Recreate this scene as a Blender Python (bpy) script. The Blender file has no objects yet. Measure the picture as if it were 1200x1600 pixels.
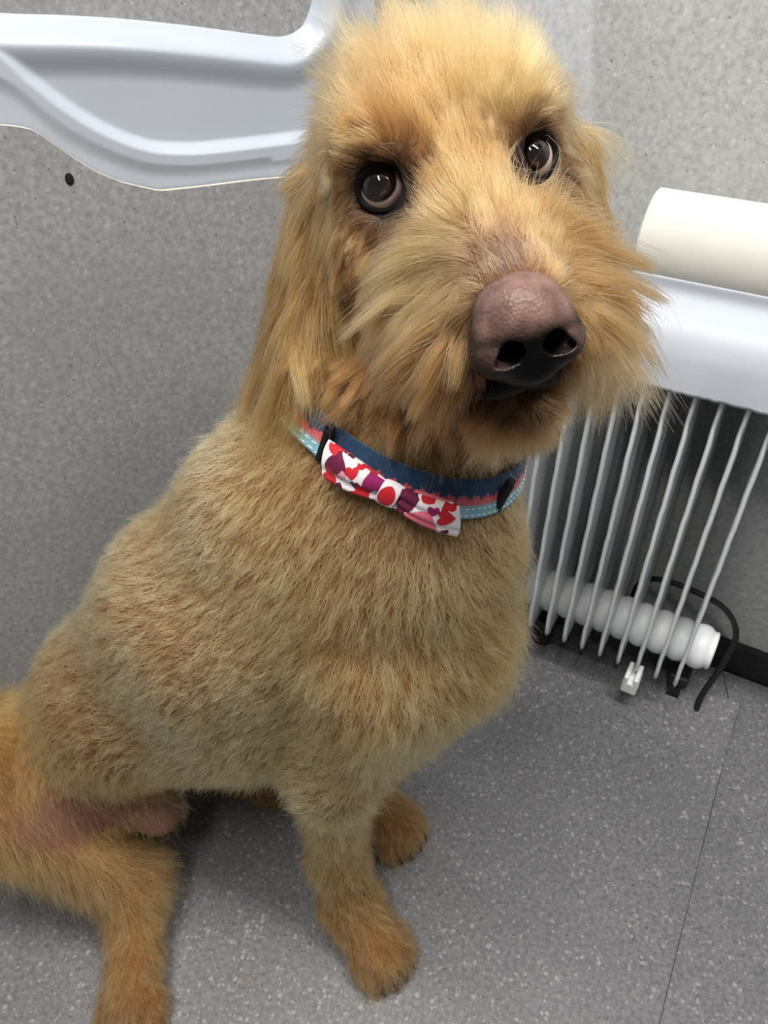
import bpy, bmesh, math, random
import numpy as np
from mathutils import Vector, Matrix

random.seed(7)
rng = np.random.default_rng(7)
scene = bpy.context.scene
COL = scene.collection
PI = math.pi
FUR = 1.0            # share of the hairs grown

# ------------------------------------------------------------------ camera
cam_d = bpy.data.cameras.new('camera')
cam = bpy.data.objects.new('camera', cam_d); COL.objects.link(cam)
cam.location = (0, 0, .85)
cam.rotation_euler = (math.radians(90 - 39.4), 0, 0)
cam_d.sensor_fit = 'VERTICAL'; cam_d.sensor_height = 24.0
cam_d.lens = 24.0 * 1202 / 1600
cam_d.clip_start = .01
cam_d.dof.use_dof = True; cam_d.dof.focus_distance = .40; cam_d.dof.aperture_fstop = 20.0
scene.camera = cam

# ------------------------------------------------------------------ world, lamps, exposure
world = bpy.data.worlds.new('world'); scene.world = world; world.use_nodes = True
world.node_tree.nodes['Background'].inputs[0].default_value = (.92, .96, 1, 1)
world.node_tree.nodes['Background'].inputs[1].default_value = .17

def strip_lamp(name, loc, rot, sx, sy, watt, col):
    l = bpy.data.lights.new(name, 'AREA'); l.shape = 'RECTANGLE'; l.size = sx; l.size_y = sy
    l.energy = watt; l.color = col
    o = bpy.data.objects.new(name, l); COL.objects.link(o); o.location = loc; o.rotation_euler = rot
    return o
strip_lamp('ceiling_strip_lamp', (-.32, -.08, 2.05), (0, 0, math.radians(8)), .10, 1.2, 29, (1, .97, .92))
strip_lamp('ceiling_strip_lamp', (.46, .06, 2.05), (0, 0, math.radians(60)), .10, 1.2, 29, (1, .97, .92))

vs = scene.view_settings
vs.view_transform = 'Standard'; vs.look = 'None'; vs.gamma = 1; vs.use_curve_mapping = False
vs.exposure = 0.0
scene.cycles.max_bounces = 8; scene.cycles.transmission_bounces = 6; scene.cycles.diffuse_bounces = 3; scene.cycles.glossy_bounces = 4

# ------------------------------------------------------------------ helpers
def lin(r, g, b, a=1.0):
    f = lambda c: c / 12.92 if c <= .04045 else ((c + .055) / 1.055) ** 2.4
    return (f(r / 255), f(g / 255), f(b / 255), a)

def tag(o, label=None, cat=None, group=None, kind=None):
    if label: o['label'] = label
    if cat: o['category'] = cat
    if group: o['group'] = group
    if kind: o['kind'] = kind
    return o

def empty(name, loc=(0, 0, 0), parent=None):
    o = bpy.data.objects.new(name, None); COL.objects.link(o); o.location = loc; o.empty_display_size = .05
    if parent: o.parent = parent
    return o

def link(name, me, mat=None, parent=None, smooth=False):
    if mat and not me.materials: me.materials.append(mat)
    if smooth: me.polygons.foreach_set('use_smooth', [True] * len(me.polygons))
    o = bpy.data.objects.new(name, me); COL.objects.link(o)
    if parent:
        o.parent = parent
        o.matrix_parent_inverse = Matrix.Translation(-Vector(parent_world(parent)))
    return o

def parent_world(p):
    # empties stand at their thing's base; meshes carry world coordinates themselves
    return p.location.copy() if p.type == 'EMPTY' else Vector((0, 0, 0))

def mesh(name, V, Fc):
    me = bpy.data.meshes.new(name)
    me.from_pydata([tuple(map(float, v)) for v in V], [], [tuple(map(int, f)) for f in Fc]); me.update()
    return me

def from_bm(name, bm):
    bmesh.ops.recalc_face_normals(bm, faces=bm.faces[:])
    me = bpy.data.meshes.new(name); bm.to_mesh(me); bm.free(); return me

def bevel_box(bm, c, size, bev=.002, R=None, seg=2):
    r = bmesh.ops.create_cube(bm, size=1.0)
    vs_ = r['verts']
    for v in vs_: v.co = Vector((v.co.x * size[0], v.co.y * size[1], v.co.z * size[2]))
    es = list({e for v in vs_ for e in v.link_edges})
    if bev:
        g = bmesh.ops.bevel(bm, geom=es, offset=bev, segments=seg, affect='EDGES', profile=.5)
        vs_ = list({v for v in g['verts']} | {v for v in vs_ if v.is_valid})
    M = Matrix.Translation(Vector(c)) @ (R.to_4x4() if R else Matrix.Identity(4))
    for v in vs_: v.co = M @ v.co
    return vs_

def grid_faces(nu, nv, wrap_u=False, wrap_v=False):
    f = []
    for i in range(nu if wrap_u else nu - 1):
        for j in range(nv if wrap_v else nv - 1):
            i2 = (i + 1) % nu; j2 = (j + 1) % nv
            f.append((i * nv + j, i2 * nv + j, i2 * nv + j2, i * nv + j2))
    return f

def tube(path, r, seg=8, caps=True):
    """round tube along a polyline; r is a number or one radius for each point"""
    path = [Vector(p) for p in path]; n = len(path)
    rr = [r] * n if not hasattr(r, '__len__') else r
    V = []; up = Vector((0, 0, 1)); prev = None
    for i in range(n):
        t = (path[min(i + 1, n - 1)] - path[max(i - 1, 0)]).normalized()
        if prev is None:
            a = t.cross(up)
            if a.length < .05: a = t.cross(Vector((1, 0, 0)))
            a.normalize()
        else:
            a = (prev - t * prev.dot(t)).normalized()
        b = t.cross(a); prev = a
        for k in range(seg):
            w = 2 * PI * k / seg
            V.append(path[i] + (a * math.cos(w) + b * math.sin(w)) * rr[i])
    F = grid_faces(n, seg, False, True)
    if caps:
        F.append(tuple(range(seg))); F.append(tuple(reversed(range((n - 1) * seg, n * seg))))
    return V, F

def smoothpath(pts, n):
    pts = np.array(pts, float); m = len(pts)
    ext = np.vstack([2 * pts[0] - pts[1], pts, 2 * pts[-1] - pts[-2]])
    out = []
    for k in range(n):
        x = k / (n - 1) * (m - 1); i = min(int(x), m - 2); t = x - i
        p0, p1, p2, p3 = ext[i], ext[i + 1], ext[i + 2], ext[i + 3]
        out.append(.5 * ((2 * p1) + (-p0 + p2) * t + (2 * p0 - 5 * p1 + 4 * p2 - p3) * t * t + (-p0 + 3 * p1 - 3 * p2 + p3) * t ** 3))
    return np.array(out)

# ------------------------------------------------------------------ materials
class NT:
    def __init__(self, name):
        self.m = bpy.data.materials.new(name); self.m.use_nodes = True
        self.t = self.m.node_tree; self.b = self.t.nodes['Principled BSDF']
    def n(self, kind, **kw):
        x = self.t.nodes.new(kind)
        for k, v in kw.items():
            if k in x.inputs.keys(): x.inputs[k].default_value = v
            else: setattr(x, k, v)
        return x
    def l(self, a, b): self.t.links.new(a, b)
    def ramp(self, fac, stops, interp='LINEAR'):
        r = self.t.nodes.new('ShaderNodeValToRGB'); r.color_ramp.interpolation = interp
        e = r.color_ramp.elements
        while len(e) < len(stops): e.new(.5)
        for i, (p, c) in enumerate(stops): e[i].position = p; e[i].color = c
        self.l(fac, r.inputs[0]); return r.outputs[0]
    def mix(self, fac, a, b, mode='MIX'):
        x = self.t.nodes.new('ShaderNodeMix'); x.data_type = 'RGBA'; x.blend_type = mode
        for s, v in ((x.inputs[0], fac), (x.inputs[6], a), (x.inputs[7], b)):
            if hasattr(v, 'node'): self.l(v, s)
            else: s.default_value = v
        return x.outputs[2]
    def bump(self, h, strength, dist):
        x = self.n('ShaderNodeBump', Strength=strength, Distance=dist)
        self.l(h, x.inputs['Height']); self.l(x.outputs[0], self.b.inputs['Normal'])

def plain(name, col, rough=.5, metal=0, spec=.5, coat=0, var=.06, scale=40, bump=0):
    k = NT(name); co = k.n('ShaderNodeTexCoord')
    nz = k.n('ShaderNodeTexNoise', Scale=scale, Detail=4.0); k.l(co.outputs['Object'], nz.inputs['Vector'])
    d = tuple(c * (1 - var) for c in col[:3]) + (1,); h = tuple(min(1, c * (1 + var)) for c in col[:3]) + (1,)
    k.l(k.ramp(nz.outputs['Fac'], [(.3, d), (.7, h)]), k.b.inputs['Base Color'])
    k.b.inputs['Roughness'].default_value = rough; k.b.inputs['Metallic'].default_value = metal
    k.b.inputs['Specular IOR Level'].default_value = spec; k.b.inputs['Coat Weight'].default_value = coat
    if bump: k.bump(nz.outputs['Fac'], bump, .002)
    return k.m

def speckle(name, base, dark, light, flecks, fscale, fsize, rough, mott, dsize=.16):
    """vinyl with scattered chips: soft mottling, pale and dark flecks"""
    k = NT(name); co = k.n('ShaderNodeTexCoord')
    big = k.n('ShaderNodeTexNoise', Scale=9.0, Detail=5.0); k.l(co.outputs['Object'], big.inputs['Vector'])
    fine = k.n('ShaderNodeTexNoise', Scale=mott, Detail=3.0, Roughness=.65); k.l(co.outputs['Object'], fine.inputs['Vector'])
    c = k.ramp(fine.outputs['Fac'], [(.30, dark), (.5, base), (.72, light)])
    c = k.mix(k.ramp(big.outputs['Fac'], [(.35, (0, 0, 0, 1)), (.7, (.35, .35, .35, 1))]), c, dark)
    warp = k.n('ShaderNodeTexNoise', Scale=fscale * 1.3, Detail=2.0); k.l(co.outputs['Object'], warp.inputs['Vector'])
    wv = k.n('ShaderNodeVectorMath', operation='MULTIPLY_ADD'); k.l(warp.outputs['Color'], wv.inputs[0])
    wv.inputs[1].default_value = (.9 / fscale,) * 3; k.l(co.outputs['Object'], wv.inputs[2])
    for sc, thr, colr in ((fscale, fsize, flecks), (fscale * 1.9, fsize * .8, flecks), (fscale * 1.35, dsize, tuple(x * .45 for x in dark[:3]) + (1,))):
        v = k.n('ShaderNodeTexVoronoi', Scale=sc); k.l(wv.outputs[0], v.inputs['Vector'])
        sep = k.n('ShaderNodeSeparateColor'); k.l(v.outputs['Color'], sep.inputs[0])
        # only some cells carry a chip, of different sizes
        sz = k.n('ShaderNodeMath', operation='MULTIPLY'); k.l(sep.outputs[0], sz.inputs[0]); k.l(sep.outputs[1], sz.inputs[1])
        s2 = k.n('ShaderNodeMath', operation='MULTIPLY'); k.l(sz.outputs[0], s2.inputs[0]); s2.inputs[1].default_value = thr * 2.0
        lt = k.n('ShaderNodeMath', operation='SUBTRACT'); k.l(s2.outputs[0], lt.inputs[0]); k.l(v.outputs['Distance'], lt.inputs[1])
        f = k.ramp(lt.outputs[0], [(.0, (0, 0, 0, 1)), (.12, (.8, .8, .8, 1))])
        c = k.mix(f, c, colr)
    k.l(c, k.b.inputs['Base Color']); k.b.inputs['Roughness'].default_value = rough
    k.bump(fine.outputs['Fac'], .12, .001)
    return k.m

def attr_mat(name, attr, rough=.6, spec=.3, bump_scale=0, bump=.2, sheen=0):
    k = NT(name); a = k.n('ShaderNodeAttribute', attribute_name=attr)
    k.l(a.outputs['Color'], k.b.inputs['Base Color'])
    k.b.inputs['Roughness'].default_value = rough; k.b.inputs['Specular IOR Level'].default_value = spec
    k.b.inputs['Sheen Weight'].default_value = sheen
    if bump_scale:
        co = k.n('ShaderNodeTexCoord'); nz = k.n('ShaderNodeTexNoise', Scale=bump_scale, Detail=3.0)
        k.l(co.outputs['Object'], nz.inputs['Vector']); k.bump(nz.outputs['Fac'], bump, .0008)
    return k.m

def hair_mat(name):
    k = NT(name); k.t.nodes.remove(k.b)
    h = k.t.nodes.new('ShaderNodeBsdfHairPrincipled'); h.model = 'CHIANG'; h.parametrization = 'COLOR'
    a = k.n('ShaderNodeAttribute', attribute_name='strand_colour'); k.l(a.outputs['Color'], h.inputs['Color'])
    h.inputs['Roughness'].default_value = .42; h.inputs['Radial Roughness'].default_value = .6
    h.inputs['IOR'].default_value = 1.42; h.inputs['Coat'].default_value = 0.0; h.inputs['Random Roughness'].default_value = .2
    out = [x for x in k.t.nodes if x.type == 'OUTPUT_MATERIAL'][0]; k.l(h.outputs[0], out.inputs['Surface'])
    return k.m

M = {}
M['wall'] = speckle('grey_speckled_wall_lining', lin(150, 151, 152), lin(132, 133, 135), lin(168, 169, 169), lin(178, 178, 177), 150, .22, .62, 160, .17)
M['wall_lit'] = speckle('grey_speckled_wall_lining_lit', lin(180, 181, 180), lin(160, 161, 161), lin(197, 197, 196), lin(206, 206, 205), 150, .22, .62, 160, .17)  # lit copy of the wall lining: stronger light put into its colour
M['wall_lit_more'] = speckle('grey_speckled_lining_lit_more', lin(196, 198, 202), lin(180, 182, 186), lin(210, 211, 213), lin(216, 216, 217), 150, .22, .62, 160, .12)  # lighter still, for the brighter wall part beside a shadow edge
M['floor'] = speckle('grey_flecked_vinyl_floor', lin(108, 108, 111), lin(86, 86, 90), lin(128, 128, 130), lin(148, 148, 151), 200, .33, .42, 230, .20)
M['white_metal'] = plain('white_painted_van_metal', lin(182, 189, 200), .30, 0, .5, .3, .02, 12)
M['edge'] = plain('pale_board_edge', lin(205, 196, 180), .7, var=.15, scale=80)
M['black'] = plain('black_rubber', lin(18, 18, 20), .55, var=.2)
M['heater'] = plain('white_enamel', lin(234, 239, 242), .32, 0, .5, .1, .03, 15)
M['heater_bright'] = plain('white_plastic', lin(240, 242, 244), .35, 0, .5, 0, .02, 15)
M['paper'] = plain('white_paper', lin(186, 192, 202), .85, 0, .2, 0, .02, 60, .15)
M['paper_roll'] = plain('warm_white_paper_roll', lin(206, 204, 197), .85, 0, .2, 0, .02, 60, .15)
M['card'] = plain('brown_card_core', lin(170, 140, 105), .8)
M['hair'] = hair_mat('golden_dog_hair')
M['skin'] = attr_mat('dog_skin', 'skin_colour', .75, .10, 260, .35)

# ------------------------------------------------------------------ the room
def slab(name, corners, thick_vec, mat, parent=None):
    """flat slab: a convex outline and the vector of its thickness"""
    n = len(corners); V = [Vector(c) for c in corners] + [Vector(c) + Vector(thick_vec) for c in corners]
    bm = bmesh.new(); bv = [bm.verts.new(v) for v in V]
    bm.faces.new(bv[:n]); bm.faces.new(list(reversed(bv[n:])))
    for i in range(n):
        j = (i + 1) % n; bm.faces.new((bv[i], bv[j], bv[n + j], bv[n + i]))
    return link(name, from_bm(name, bm), mat, parent)

DW = Vector((.866, -.5, 0)); NW = Vector((.5, .866, 0))          # along and into the back wall
EW = Vector((.863, .505, 0)).normalized(); MW = Vector((EW.y, -EW.x, 0))   # along the door wall and out of it
WA = Vector((-.515, .636, 0))
def back(d, off, z): return DW * d + NW * off + Vector((0, 0, z))
def door(u, v, off=0): return WA + EW * u + MW * off + Vector((0, 0, v))
OFFB = .842
# the two walls meet here
_den = NW.dot(EW); U_COR = (OFFB - NW.dot(WA)) / _den
COR = door(U_COR, 0); D_COR = DW.dot(COR)

fl = slab('floor', [(-1.6, -1.2, 0), (1.6, -1.2, 0), (1.6, 1.6, 0), (-1.6, 1.6, 0)], (0, 0, -.03), M['floor'])
tag(fl, 'grey flecked vinyl floor of the grooming van', 'floor', kind='structure')
wb = slab('wall_back', [back(D_COR, OFFB, 0), back(1.4, OFFB, 0), back(1.4, OFFB, 1.5), back(D_COR, OFFB, 1.5)], NW * .03, M['wall_lit'])
tag(wb, 'grey speckled wall lining behind the radiator, its light put into the colour', 'wall', kind='structure')
pb = slab('lit_wall_patch', [back(D_COR + .004, OFFB - .003, .06), back(-.150, OFFB - .003, .06), back(-.2445, OFFB - .003, .665), back(-.2615, OFFB - .003, .765), back(-.31, OFFB - .003, 1.1), back(D_COR + .004, OFFB - .003, 1.1)], NW * .003, M['wall_lit_more'], wb)  # added slab: pale colour and leaning side imitate a shadow edge on the wall
pb['label'] = 'added thin slab, paler for the lit part of the wall next to the van door'
bb = slab('baseboard_back', [back(D_COR + .03, OFFB - .012, .001), back(1.4, OFFB - .012, .001), back(1.4, OFFB - .012, .052), back(D_COR + .03, OFFB - .012, .052)], NW * .011, M['black'])
tag(bb, 'black baseboard strip along the foot of the wall', 'baseboard', kind='structure')

# floor sheet: a loose piece of the same vinyl whose far corner lifts a little
def floor_sheet():
    c = Vector((.459, .611, 0)); ed = Vector((.263, .259, 0)) - c
    V = []; nu, nv = 60, 60; a = -DW
    for i in range(nu):
        for j in range(nv):
            s = i / (nu - 1) * 1.25; t = j / (nv - 1) * 2.6
            p = c + a * s + ed * t
            k = (p - WA).dot(MW)
            if k < .03: p += MW * (.03 - k) + EW * (.0004 * i)          # trimmed along the door
            lift = .024 * max(0, 1 - t / .62) ** 2 * max(0, 1 - s / .5) ** 1.5
            V.append((p.x, p.y, .0035 + lift))
    me = mesh('floor_sheet', V, grid_faces(nu, nv))
    o = link('vinyl_floor_sheet', me, M['floor'])
    sm = o.modifiers.new('thickness', 'SOLIDIFY'); sm.thickness = .003; sm.offset = 1 if me.polygons[0].normal.z < 0 else -1
    tag(o, 'loose grey vinyl sheet under the dog with a lifted corner', 'vinyl sheet')
    # the neighbouring sheet, butted against it
    g = Vector((.0016, -.0004, .0006))
    q = [c + ed * 2.6 + g, c + ed * 2.6 + Vector((1.1, 0, 0)), back(.9, OFFB - .014, 0), back(.065, OFFB - .014, 0), c + g + Vector((.0, .02, 0)), c + g]
    q = [Vector((v.x, v.y, .0006)) for v in q]
    o2 = slab('vinyl_floor_sheet', q, (0, 0, .0026), M['floor'])
    tag(o2, 'grey vinyl sheet at right, butted along the thin dark seam', 'vinyl sheet')
floor_sheet()

# ---- the van door wall: white pressed metal with grey lining boards on it
def interp(poly, x):
    xs = [p[0] for p in poly]; ys = [p[1] for p in poly]; return np.interp(x, xs, ys)
TOP = [(-.7, .80), (.0, .785), (.2285, .7619), (.279, .7575), (.333, .7514), (.3908, .7427), (.4534, .7318), (.4766, .728)]
BOT = [(-.7, .700), (.0, .692), (.18, .688), (.2061, .687), (.2286, .6809), (.253, .6564), (.2724, .6397), (.2939, .6268), (.3294, .6131), (.3691, .611), (.4249, .6092), (.4839, .6054), (.61, .5987)]
CRE = [(-.7, .80), (.0, .79), (.16, .765), (.2213, .7376), (.234, .7281), (.2502, .7094), (.2679, .6923), (.2872, .6769), (.3138, .6612), (.3369, .652), (.3749, .6462), (.4293, .6443), (.487, .6435), (.62, .643)]
def smooth_curve(poly, w=.012):
    xs = np.linspace(poly[0][0], poly[-1][0], 900); ys = interp(poly, xs)
    k = np.exp(-np.linspace(-2.5, 2.5, int(w * 5 / (xs[1] - xs[0])) | 1) ** 2); k /= k.sum()
    yp = np.pad(ys, len(k) // 2, mode='edge'); return list(zip(xs, np.convolve(yp, k, 'valid')))
BOTS = smooth_curve(BOT, .006); CRES = smooth_curve(CRE, .012)

# window opening outline: along TOP, then a round corner up at its right end
def window_edge():
    e = [(x, y) for x, y in TOP[:-1]]
    e += [(.4766, .728), (.488, .7278), (.4975, .7298), (.506, .7335), (.5122, .7386), (.5168, .746), (.5218, .7567), (.530, .79), (.545, .86), (.56, .95), (.57, 1.05)]
    return smoothpath([(x, y, 0) for x, y in e], 160)[:, :2]
WED = window_edge()

def door_metal():
    # relief over the wall plane: rolled lip round the window, a pressed crease, a proud lower band
    us = np.concatenate([np.linspace(-.7, .15, 30)[:-1], np.linspace(.15, U_COR - .018, 210)])
    vsn = np.concatenate([np.linspace(.50, .58, 6)[:-1], np.linspace(.58, .80, 190), np.linspace(.80, 1.3, 30)[1:]])
    Ug, Vg = np.meshgrid(us, vsn, indexing='ij')
    # signed distance to the window edge (positive = on the metal)
    seg = WED; d2 = np.full(Ug.shape, 9.); sgn = np.ones(Ug.shape)
    for i in range(len(seg) - 1):
        a = seg[i]; b = seg[i + 1]; ab = b - a; L2 = ab @ ab + 1e-12
        t = np.clip(((Ug - a[0]) * ab[0] + (Vg - a[1]) * ab[1]) / L2, 0, 1)
        dx = Ug - a[0] - t * ab[0]; dy = Vg - a[1] - t * ab[1]; q = dx * dx + dy * dy
        cr = ab[0] * dy - ab[1] * dx; upd = q < d2
        d2 = np.where(upd, q, d2); sgn = np.where(upd, np.where(cr > 0, -1, 1), sgn)
    dist = np.sqrt(d2) * sgn
    sst = lambda a, b, x: np.clip((x - a) / (b - a), 0, 1) ** 2 * (3 - 2 * np.clip((x - a) / (b - a), 0, 1))
    h = .018 * sst(-.006, .020, dist) - .007 * sst(.018, .045, dist)
    cz = interp(CRES, Ug); below = cz - Vg
    slope = np.gradient(interp(CRES, us), us); below = below / np.sqrt(1 + slope[:, None] ** 2)
    h += .010 * sst(-.004, .010, below) - .004 * sst(.010, .03, below)
    # faint pressed step near the right end of the lower band
    h += .0015 * sst(.452, .456, Ug) * sst(.012, .016, below)
    # a return edge down to the pillar
    h -= .03 * sst(U_COR - .05, U_COR - .02, Ug) * sst(.0, .02, Ug - (U_COR - .06))
    # under the lower board the metal sits back
    bz = interp(BOTS, Ug); h = np.minimum(h, .020)
    h = h - .014 * sst(.0, .010, -dist); keep = dist > -.03
    V = [door(u, v, -.008 + x) for u, v, x in zip(Ug.ravel(), Vg.ravel(), h.ravel())]
    F = [f for f in grid_faces(len(us), len(vsn)) if all(keep.ravel()[k] for k in f)]
    me = mesh('door_metal', V, F); bm = bmesh.new(); bm.from_mesh(me)
    bmesh.ops.delete(bm, geom=[v for v in bm.verts if not v.link_faces], context='VERTS')
    bm.to_mesh(me); bm.free()
    return me
root = empty('door_1', door(0, 0)); tag(root, 'white pressed metal van door lined with grey speckled boards', 'door', kind='structure')
bl = link('metal_panel', door_metal(), M['white_metal'], root, True)
bl['label'] = 'white painted pressed metal with a curved crease'

def board(name, cols, thick, off, label):
    """lining board given as columns (u, lower v, upper v) in the wall plane, pale core showing at its edges"""
    n = len(cols); V = []
    for o_ in (off + thick, off):
        for u, a, b in cols: V += [door(u, a, o_), door(u, b, o_)]
    F = []; N0 = 2 * n; mi = []
    for i in range(n - 1):
        a = 2 * i; F.append((a, a + 2, a + 3, a + 1)); F.append((N0 + a, N0 + a + 1, N0 + a + 3, N0 + a + 2)); mi += [0, 0]
        F.append((a + 1, a + 3, N0 + a + 3, N0 + a + 1)); F.append((a, N0 + a, N0 + a + 2, a + 2)); mi += [1, 1]
    F += [(0, 1, N0 + 1, N0), (N0 - 2, 2 * N0 - 2, 2 * N0 - 1, N0 - 1)]; mi += [1, 1]
    me = mesh(name, V, F); me.materials.append(M['wall']); me.materials.append(M['edge'])
    me.polygons.foreach_set('material_index', mi)
    bm = bmesh.new(); bm.from_mesh(me); bmesh.ops.recalc_face_normals(bm, faces=bm.faces[:]); bm.to_mesh(me); bm.free()
    o = link(name, me, None, root); o['label'] = label; return o
low = [(float(x), 0.0, float(y)) for x, y in BOTS if x < U_COR - .006][::4] + [(U_COR - .004, 0.0, .5985)]
board('lining_board', low, .005, .014, 'grey speckled lower lining board with a wavy top edge')
board('window_board', [(float(u) + .002, float(v) - .002, 1.3) for u, v in WED], .003, -.0125, 'grey speckled board filling the window opening')
# screw hole with a pale rim in the lower board
bm = bmesh.new(); bmesh.ops.create_uvsphere(bm, u_segments=16, v_segments=8, radius=.004)
for v in bm.verts: v.co = door(.2485, .6365, .0195) + EW * v.co.x + Vector((0, 0, v.co.z * 1.4)) + MW * (v.co.y * .12)
link('screw_hole', from_bm('screw_hole', bm), M['black'], root, True)
# black seal in the gap to the pillar
V, F = tube([door(U_COR - .011, z, .012) for z in np.linspace(.0, 1.3, 14)], .0085, 10)
link('door_seal', mesh('door_seal', V, F), M['black'], root, True)

# ------------------------------------------------------------------ oil-filled radiator
FIN_STEP = .0241; FIN_D0 = .0115; FIN_N = 10; FRONT = .696; DEPTH = .124; FIN_Z0 = .062; FIN_Z1 = .535
rad = empty('oil_filled_radiator', back(FIN_D0 - 4.5 * FIN_STEP, FRONT + DEPTH / 2, 0))
tag(rad, 'white oil-filled radiator with thin upright fins standing against the wall', 'radiator')

def fin_mesh():
    # closed plate: outline in (depth, height), two pressed oil channels, a broad rolled front and rear hem
    nz, ns = 46, 25
    zs = np.linspace(0, 1, nz); ss = np.linspace(0, 1, ns)
    hgt = FIN_Z1 - FIN_Z0
    V = []
    for side in (1, -1):
        for i, z in enumerate(zs):
            zz = z * hgt
            # rounded lower and upper corners pull the edge in
            r = .03; inn = 0
            for e in (zz, hgt - zz):
                if e < r: inn = max(inn, r - math.sqrt(max(0, r * r - (r - e) ** 2)))
            wob = .00025 * math.sin(zz * 95) + .00015 * math.sin(zz * 210 + 1)
            for j, s in enumerate(ss):
                d = inn + (DEPTH - 2 * inn) * s
                th = .0022
                hem = max(0, 1 - abs(d - inn - .004) / .006) + max(0, 1 - abs(DEPTH - inn - d - .004) / .006)
                th += .0036 * min(1, hem)
                env = min(1, zz / .05) * min(1, (hgt - zz) / .05)
                for c in (.3, .7):
                    th += .0042 * env * math.exp(-((d - c * DEPTH) / .011) ** 2)
                if j in (0, ns - 1) or i in (0, nz - 1): th = .0012
                V.append((side * th * .5 + wob, d, FIN_Z0 + zz))
    F = []
    N0 = nz * ns
    for i in range(nz - 1):
        for j in range(ns - 1):
            a = i * ns + j; F.append((a, a + 1, a + ns + 1, a + ns)); F.append((N0 + a, N0 + a + ns, N0 + a + ns + 1, N0 + a + 1))
    ring = [j for j in range(ns)] + [i * ns + ns - 1 for i in range(1, nz)] + [(nz - 1) * ns + j for j in range(ns - 2, -1, -1)] + [i * ns for i in range(nz - 2, 0, -1)]
    for k in range(len(ring)):
        a, b = ring[k], ring[(k + 1) % len(ring)]; F.append((a, N0 + a, N0 + b, b))
    return V, F
FV, FF = fin_mesh()
fin_me = mesh('fin', [DW * v[0] + NW * v[1] + Vector((0, 0, v[2])) for v in FV], FF)
fin_me.materials.append(M['heater']); fin_me.polygons.foreach_set('use_smooth', [True] * len(fin_me.polygons))
for k in range(FIN_N):
    o = link('fin', fin_me, None, rad); o.location = back(FIN_D0 - k * FIN_STEP, FRONT, 0)

def ribbed_tube(name, z, r, d0, d1, off):
    nd, ns = 160, 24; V = []
    for i in range(nd):
        d = d0 + (d1 - d0) * i / (nd - 1)
        ph = ((d - FIN_D0) / FIN_STEP) % 1.0
        rr = r * (.80 + .20 * abs(math.sin(PI * ph)) ** .6)
        e = min(d - d0, d1 - d) / .012
        if e < 1: rr *= .80 + .20 * math.sqrt(max(0, 1 - (1 - e) ** 2)) 
        for k in range(ns):
            w = 2 * PI * k / ns; p = back(d, off + rr * math.cos(w), z + rr * math.sin(w)); V.append(p)
    F = grid_faces(nd, ns, False, True); F.append(tuple(range(ns))); F.append(tuple(reversed(range((nd - 1) * ns, nd * ns))))
    return link(name, mesh(name, V, F), M['heater_bright'], rad, True)
D_END = FIN_D0 + .030; D_BEG = FIN_D0 - (FIN_N - 1) * FIN_STEP - .03
ribbed_tube('lower_oil_tube', .105, .029, D_BEG, D_END, FRONT + .058)
ribbed_tube('upper_oil_tube', .488, .026, D_BEG, D_END - .012, FRONT + .058)
# white foot clip with castor under the front of a fin
bm = bmesh.new(); Rw = Matrix((DW, NW, Vector((0, 0, 1)))).transposed()
dc = FIN_D0 - 2 * FIN_STEP
bevel_box(bm, back(dc - .001, FRONT + .008, .052), (.020, .03, .020), .003, Rw)
bevel_box(bm, back(dc - .007, FRONT + .008, .064), (.006, .03, .014), .002, Rw)
bevel_box(bm, back(dc + .005, FRONT + .008, .064), (.006, .03, .014), .002, Rw)
cl = link('foot_clip', from_bm('foot_clip', bm), M['heater_bright'], rad); cl['label'] = 'small white plastic clip at the foot of a fin'
# black feet with castors
for dd in (FIN_D0 + .002, FIN_D0 - 7.5 * FIN_STEP):
    bm = bmesh.new(); bevel_box(bm, back(dd, FRONT + .080, .048), (.026, .085, .018), .004, Rw)
    ft = link('foot', from_bm('foot', bm), M['black'], rad)
    for q in (.055, .108):
        bm = bmesh.new(); bmesh.ops.create_cone(bm, cap_ends=True, segments=20, radius1=.017, radius2=.017, depth=.016)
        T = Matrix.Translation(back(dd, FRONT + q, .0215)) @ Matrix((NW, Vector((0, 0, 1)), DW)).transposed().to_4x4()
        for v in bm.verts: v.co = T @ v.co
        link('castor', from_bm('castor', bm), M['black'], ft)
# power cord rising in a loop behind the last fins and dropping to the floor
cp = [back(-.075, .81, .07), back(-.072, .80, .125), back(-.052, .79, .155), back(-.01, .785, .162), back(.035, .78, .155), back(.058, .77, .128), back(.055, .755, .08), back(.046, .735, .03), back(.055, .72, .006), back(.09, .705, .005)]
V, F = tube(smoothpath(cp, 60), .0038, 8); link('power_cord', mesh('power_cord', V, F), M['black'], rad, True)

# ------------------------------------------------------------------ paper roll lying on top of it
pr = empty('paper_roll', back(.02, .775, FIN_Z1)); tag(pr, 'white paper roll with its loose end hanging over the radiator front', 'paper roll')
RR = .046; RC = (.772, FIN_Z1 + .001 + RR); R0, R1 = -.152, .30
def roll_mesh():
    nt = 64; V = []; F = []
    prof = [(R0 + .0, .019), (R0 + .0005, .030), (R0, .040), (R0 + .0003, RR - .0015), (R0 + .0018, RR), (R1 - .0018, RR), (R1, RR - .0015), (R1, .019), ]
    for d, r in prof:
        for k in range(nt):
            w = 2 * PI * k / nt; V.append(back(d, RC[0] + r * math.cos(w), RC[1] + r * math.sin(w)))
    return V, grid_faces(len(prof), nt, True, True)
V, F = roll_mesh(); o = link('roll', mesh('roll', V, F), M['paper_roll'], pr, True)
m_ = o.modifiers.new('edge', 'EDGE_SPLIT'); m_.split_angle = math.radians(40)
V, F = [], []
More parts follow.
